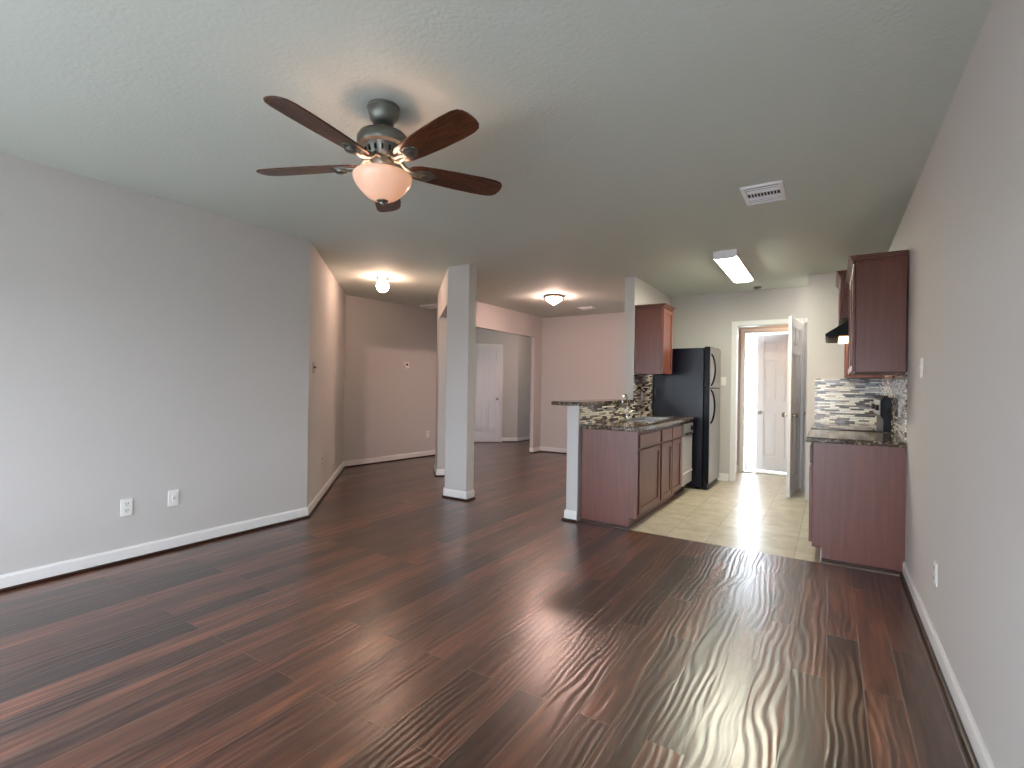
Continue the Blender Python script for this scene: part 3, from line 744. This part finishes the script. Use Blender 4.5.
MB(org).tube([(-1.79, 5.09, 0.915), (-1.775, 5.11, 0.925), (-1.75, 5.15, 0.955)], [0.008, 0.006, 0.005], 10).build('lever', 'chrome', fc, smooth=True)
# raised bar top with softened end
ZB = 1.02
def rounded(x0, x1, y0, y1, rs):
    pts = []
    for (cx, cy, a0), r in zip(((x1, y1, 0), (x0, y1, 90), (x0, y0, 180), (x1, y0, 270)), rs):
        sx = -1 if cx == x1 else 1; sy = -1 if cy == y1 else 1
        if r == 0: pts.append((cx, cy)); continue
        for k in range(7):
            a = R(a0 + 15 * k); pts.append((cx + sx * r + r * math.cos(a), cy + sy * r + r * math.sin(a)))
    return pts
b = MB((-2.0, 4.7, ZB)); b.prism(rounded(-2.15, -1.845, 3.99, 5.438, (0, 0, 0.06, 0.012)), ZB + 0.0005, ZB + 0.036)
tag(b.build('bar_top', 'granite', bev=0.008), 'narrow brown granite bar top resting on the half wall', 'bar top')
# mosaic
struct(MB().box(-1.8655, -1.8585, 4.05, 5.4385, 0.8605, 1.0195), 'backsplash_bar', 'mosaic_side', 'cream and brown mosaic strip under the bar top', 'backsplash')
struct(MB().box(-1.8595, -1.852, 5.4405, 6.12, 0.861, 1.344), 'backsplash_sink', 'mosaic_side', 'cream and brown mosaic on the partition beside the sink', 'backsplash')
struct(MB().box(-0.135, XR - 0.0085, 6.2625, 6.2695, 0.861, 1.315), 'backsplash_stove', 'mosaic_front', 'grey and brown linear mosaic on the wall behind the stove counter', 'backsplash')
struct(MB().box(XR - 0.008, XR - 0.0005, 4.12, 6.2695, 0.861, 1.315), 'backsplash_right', 'mosaic_side', 'linear mosaic along the right wall above the stove counter', 'backsplash')
plate('wall_outlet', 'white outlet on the mosaic beside the sink', 'outlet', -1.852, 5.72, 1.09, LW, 'outlet', 0.07, 0.11)
plate('wall_outlet', 'pale outlet on the mosaic near the front end of the stove counter', 'outlet', XR - 0.008, 4.42, 1.07, RW, 'outlet', 0.1, 0.12)

# refrigerator
FY0, FY1 = 6.14, 6.79
org = (-1.52, (FY0 + FY1) / 2, 0)
fr = thing('refrigerator', 'black-sided top-freezer refrigerator with stainless doors', 'refrigerator', org)
MB(org).box(-1.85, -1.252, FY0, FY1, 0.03, 1.672).build('body', 'fridge_black', fr, bev=0.006)
MB(org).box(-1.25, -1.185, FY0 + 0.002, FY1 - 0.002, 1.205, 1.685).build('freezer_door_core', 'black_gloss', fr, bev=0.008)
MB(org).box(-1.25, -1.185, FY0 + 0.002, FY1 - 0.002, 0.075, 1.193).build('fridge_door_core', 'black_gloss', fr, bev=0.008)
fz = MB(org).box(-1.1845, -1.179, FY0 + 0.004, FY1 - 0.004, 1.207, 1.683).build('freezer_door', 'steel', fr, bev=0.002)
fd = MB(org).box(-1.1845, -1.179, FY0 + 0.004, FY1 - 0.004, 0.077, 1.191).build('fridge_door', 'steel', fr, bev=0.002)
hyy = FY0 + 0.05
def fh(z0, z1, par):
    n = 12
    MB(org).tube([(-1.18 + 0.045 * math.sin(PI * k / n) ** 0.6 if 0 < k < n else -1.18, hyy, z0 + (z1 - z0) * k / n) for k in range(n + 1)], 0.010, 10).build('handle', 'black_gloss', par, smooth=True)
fh(1.225, 1.60, fz); fh(0.78, 1.18, fd)
MB(org).box(-1.24, -1.20, FY0 + 0.01, FY1 - 0.01, 0.012, 0.07).build('grille', 'black_plastic', fr)
MB(org).box(-1.28, -1.2, FY1 - 0.08, FY1 - 0.02, 1.686, 1.70).build('hinge_cover', 'black_plastic', fr, bev=0.003)
MB(org).box(-1.179, -1.1775, FY1 - 0.09, FY1 - 0.05, 1.60, 1.625).build('badge', 'chrome', fz)
for yy in (FY0 + 0.06, FY1 - 0.06):
    MB(org).lathe([(0.02, 0.001), (0.02, 0.03)], (-1.32, yy, 0), 12).build('foot', 'black_plastic', fr)

# upper cabinets
def crown(mb, x0, x1, y0, y1, z, s, near=True):
    """small stepped crown round front (side s) and near end"""
    e = 0.028
    for k, (d, a, b) in enumerate(((0.008, 0, 0.014), (0.018, 0.014, 0.028), (e, 0.028, 0.036))):
        xa, xb = (x0, x1 + d) if s > 0 else (x0 - d, x1)
        mb.box(xa, xb, y0 - (d if near else 0), y1, z + a, z + b)
    return mb
org = (-1.7, 5.64, 1.345)
uc = thing('wall_cabinet', 'orange-brown wall cabinet hung on the partition beside the refrigerator', 'wall cabinet', org)
MB(org).box(-1.8515, -1.556, 5.455, 5.83, 1.345, 2.075).build('carcass', 'cherry', uc, bev=0.002)
shaker(MB(org), -1.5555, 5.462, 5.825, 1.35, 2.065, 1, rail=0.045).build('door', 'cherry', uc, bev=0.003)
crown(MB(org), -1.8515, -1.54, 5.455, 5.83, 2.0755, 1).build('crown', 'cherry', uc, bev=0.002)
def right_upper(label, y0, y1, xf, z0, z1, ndoor, near=True):
    org = (0.28, (y0 + y1) / 2, z0)
    c = thing('wall_cabinet', label, 'wall cabinet', org)
    xb = XR - (0.001 if z0 > 1.32 else 0.009)
    MB(org).box(xf, xb, y0, y1, z0, z1).build('carcass', 'cherry', c, bev=0.002)
    w = (y1 - y0) / ndoor
    for k in range(ndoor):
        shaker(MB(org), xf - 0.0005, y0 + k * w + 0.008, y0 + (k + 1) * w - 0.008, z0 + 0.006, z1 - 0.012, -1, rail=0.045).build('door', 'cherry', c, bev=0.004)
    crown(MB(org), xf - 0.018, xb, y0, y1, z1 + 0.0005, -1, near).build('crown', 'cherry', c, bev=0.002)
right_upper('tall dark cherry wall cabinet nearest the viewer on the right wall', 4.1, 4.985, 0.142, 1.318, 2.07, 2)
right_upper('short dark cherry wall cabinet mounted over the range hood', 4.99, 5.69, 0.078, 1.795, 2.155, 2)
right_upper('dark cherry wall cabinet beyond the range hood, mostly hidden', 5.695, 6.26, 0.142, 1.318, 2.07, 1, False)
# range hood
org = (0.2, 5.34, 1.645)
hd = thing('range_hood', 'black wedge-shaped range hood with a warm lamp underneath', 'range hood', org)
MB(org).extrude([(-0.04, 1.648), (-0.04, 1.672), (0.14, 1.792), (XR - 0.002, 1.792), (XR - 0.002, 1.648)], 'y', 4.995, 5.685).build('canopy', 'black_gloss', hd, bev=0.003)
MB(org).box(-0.02, 0.055, 5.03, 5.65, 1.643, 1.6478).build('filter', 'vent_dark', hd)
MB(org).box(0.06, 0.2, 5.03, 5.65, 1.638, 1.6478).build('lamp_lens', 'hood_lens', hd)
MB(org).box(-0.044, -0.0402, 5.28, 5.4, 1.654, 1.666).build('switch', 'panel_grey', hd)

# right base units, worktops, range
def base_right(label, y0, y1, ndoor, endpanel):
    org = (0.15, (y0 + y1) / 2, 0)
    c = thing('base_cabinet', label, 'cabinet', org)
    ya = y0 + 0.019 if endpanel else y0
    MB(org).box(-0.095, XR - 0.001, ya, y1, 0.09, ZC + 0.003).box(-0.035, XR - 0.001, ya, y1, 0.001, 0.09).build('carcass', 'cherry', c)
    if endpanel:
        MB(org).extrude([(-0.095, 0.092), (-0.037, 0.092), (-0.037, 0.022), (XR - 0.001, 0.022), (XR - 0.001, ZC + 0.003), (-0.095, ZC + 0.003)], 'y', y0, y0 + 0.0185).build('end_panel', 'cherry', c)
        MB(org).box(-0.037, XR - 0.032, y0 - 0.011, y0 - 0.0005, 0.001, 0.021).build('shoe_moulding', 'shoe_wood', c, bev=0.004)
        MB(org).box(-0.042, -0.0375, y0, y0 + 0.0185, 0.001, 0.0915).build('toe_edge', 'trim_white', c)
    w = (y1 - y0) / ndoor
    fronts(c, org, -0.0955, -1, [(y0 + k * w + 0.01, y0 + (k + 1) * w - 0.01, 0.12, 0.655) for k in range(ndoor)],
           [(y0 + k * w + 0.01, y0 + (k + 1) * w - 0.01, 0.675, 0.80) for k in range(ndoor)])
base_right('cherry base cabinet on the right with its broad end panel to the room', 4.1, 4.985, 2, True)
base_right('cherry base cabinet beyond the range, hidden by the nearer unit', 5.7, 6.26, 1, False)
tag(MB((0.14, 4.5, ZC)).box(-0.137, XR - 0.009, 4.085, 4.988, ZC + 0.004, 0.86).build('countertop', 'granite', bev=0.006), 'dark speckled granite worktop at the near end of the stove counter', 'countertop')
tag(MB((0.14, 5.9, ZC)).box(-0.137, XR - 0.009, 5.702, 6.262, ZC + 0.004, 0.86).build('countertop', 'granite', bev=0.006), 'granite worktop between the range and the mosaic end wall', 'countertop')
RY0, RY1 = 4.992, 5.696
org = (0.14, (RY0 + RY1) / 2, 0)
rg = thing('range', 'black glass-top range with a silver knobbed back panel', 'range', org)
MB(org).box(-0.11, XR - 0.012, RY0, RY1, 0.06, 0.845).build('body', 'black_gloss', rg, bev=0.004)
MB(org).box(-0.135, XR - 0.012, RY0 - 0.0015, RY1 + 0.0015, 0.8455, 0.866).build('cooktop', 'black_glass', rg, bev=0.004)
for (bx, by, br_) in ((0.02, 5.17, 0.09), (0.02, 5.52, 0.07), (0.24, 5.17, 0.07), (0.24, 5.52, 0.09)):
    MB(org).lathe([(br_ - 0.006, 0.8662), (br_, 0.8662), (br_, 0.867), (br_ - 0.006, 0.867)], (bx, by, 0), 32).build('burner_ring', 'panel_grey', rg)
dr = MB(org).box(-0.135, -0.1105, RY0 + 0.01, RY1 - 0.01, 0.26, 0.80).build('oven_door', 'steel', rg, bev=0.004)
MB(org).box(-0.1365, -0.1352, RY0 + 0.12, RY1 - 0.12, 0.4, 0.66).build('oven_window', 'black_glass', dr)
MB(org).tube([(-0.135, RY0 + 0.06, 0.745), (-0.17, RY0 + 0.075, 0.745), (-0.17, RY1 - 0.075, 0.745), (-0.135, RY1 - 0.06, 0.745)], 0.010, 10).build('oven_handle', 'steel', dr, smooth=True)
MB(org).box(-0.132, -0.1105, RY0 + 0.01, RY1 - 0.01, 0.07, 0.25).build('storage_drawer', 'black_gloss', rg, bev=0.004)
MB(org).box(-0.09, 0.38, RY0 + 0.02, RY1 - 0.02, 0.001, 0.06).build('plinth', 'black_plastic', rg)
bgp = [(0.365, 0.8665), (XR - 0.0095, 0.8665), (XR - 0.0095, 1.10), (0.405, 1.14), (0.385, 1.155), (0.365, 1.15), (0.348, 1.12), (0.345, 0.99), (0.365, 0.965)]
bk = MB(org).extrude(bgp, 'y', RY0, RY1).build('back_guard', 'black_gloss', rg, bev=0.003)
MB(org).box(0.340, 0.3448, RY0 + 0.02, RY1 - 0.005, 0.995, 1.118).build('control_panel', 'steel', bk, bev=0.002)
for yy in (RY0 + 0.09, RY0 + 0.18, RY1 - 0.18, RY1 - 0.09):
    MB(org).lathe([(0.023, 0), (0.021, -0.02), (0.0, -0.022)], (0.3398, yy, 1.055), 18, 'x').build('control_knob', 'black_plastic', bk, smooth=True)

# repeats of one kind share a group
GROUPS = {'wall_outlet': 'wall outlets', 'light_switch': 'light switches', 'ceiling_vent': 'ceiling air vents', 'wall_cabinet': 'kitchen wall cabinets',
          'base_cabinet': 'kitchen base cabinets', 'countertop': 'granite worktops'}
for o in sc.objects:
    k = o.name.split('.')[0]
    if o.parent is None and k in GROUPS: o['group'] = GROUPS[k]
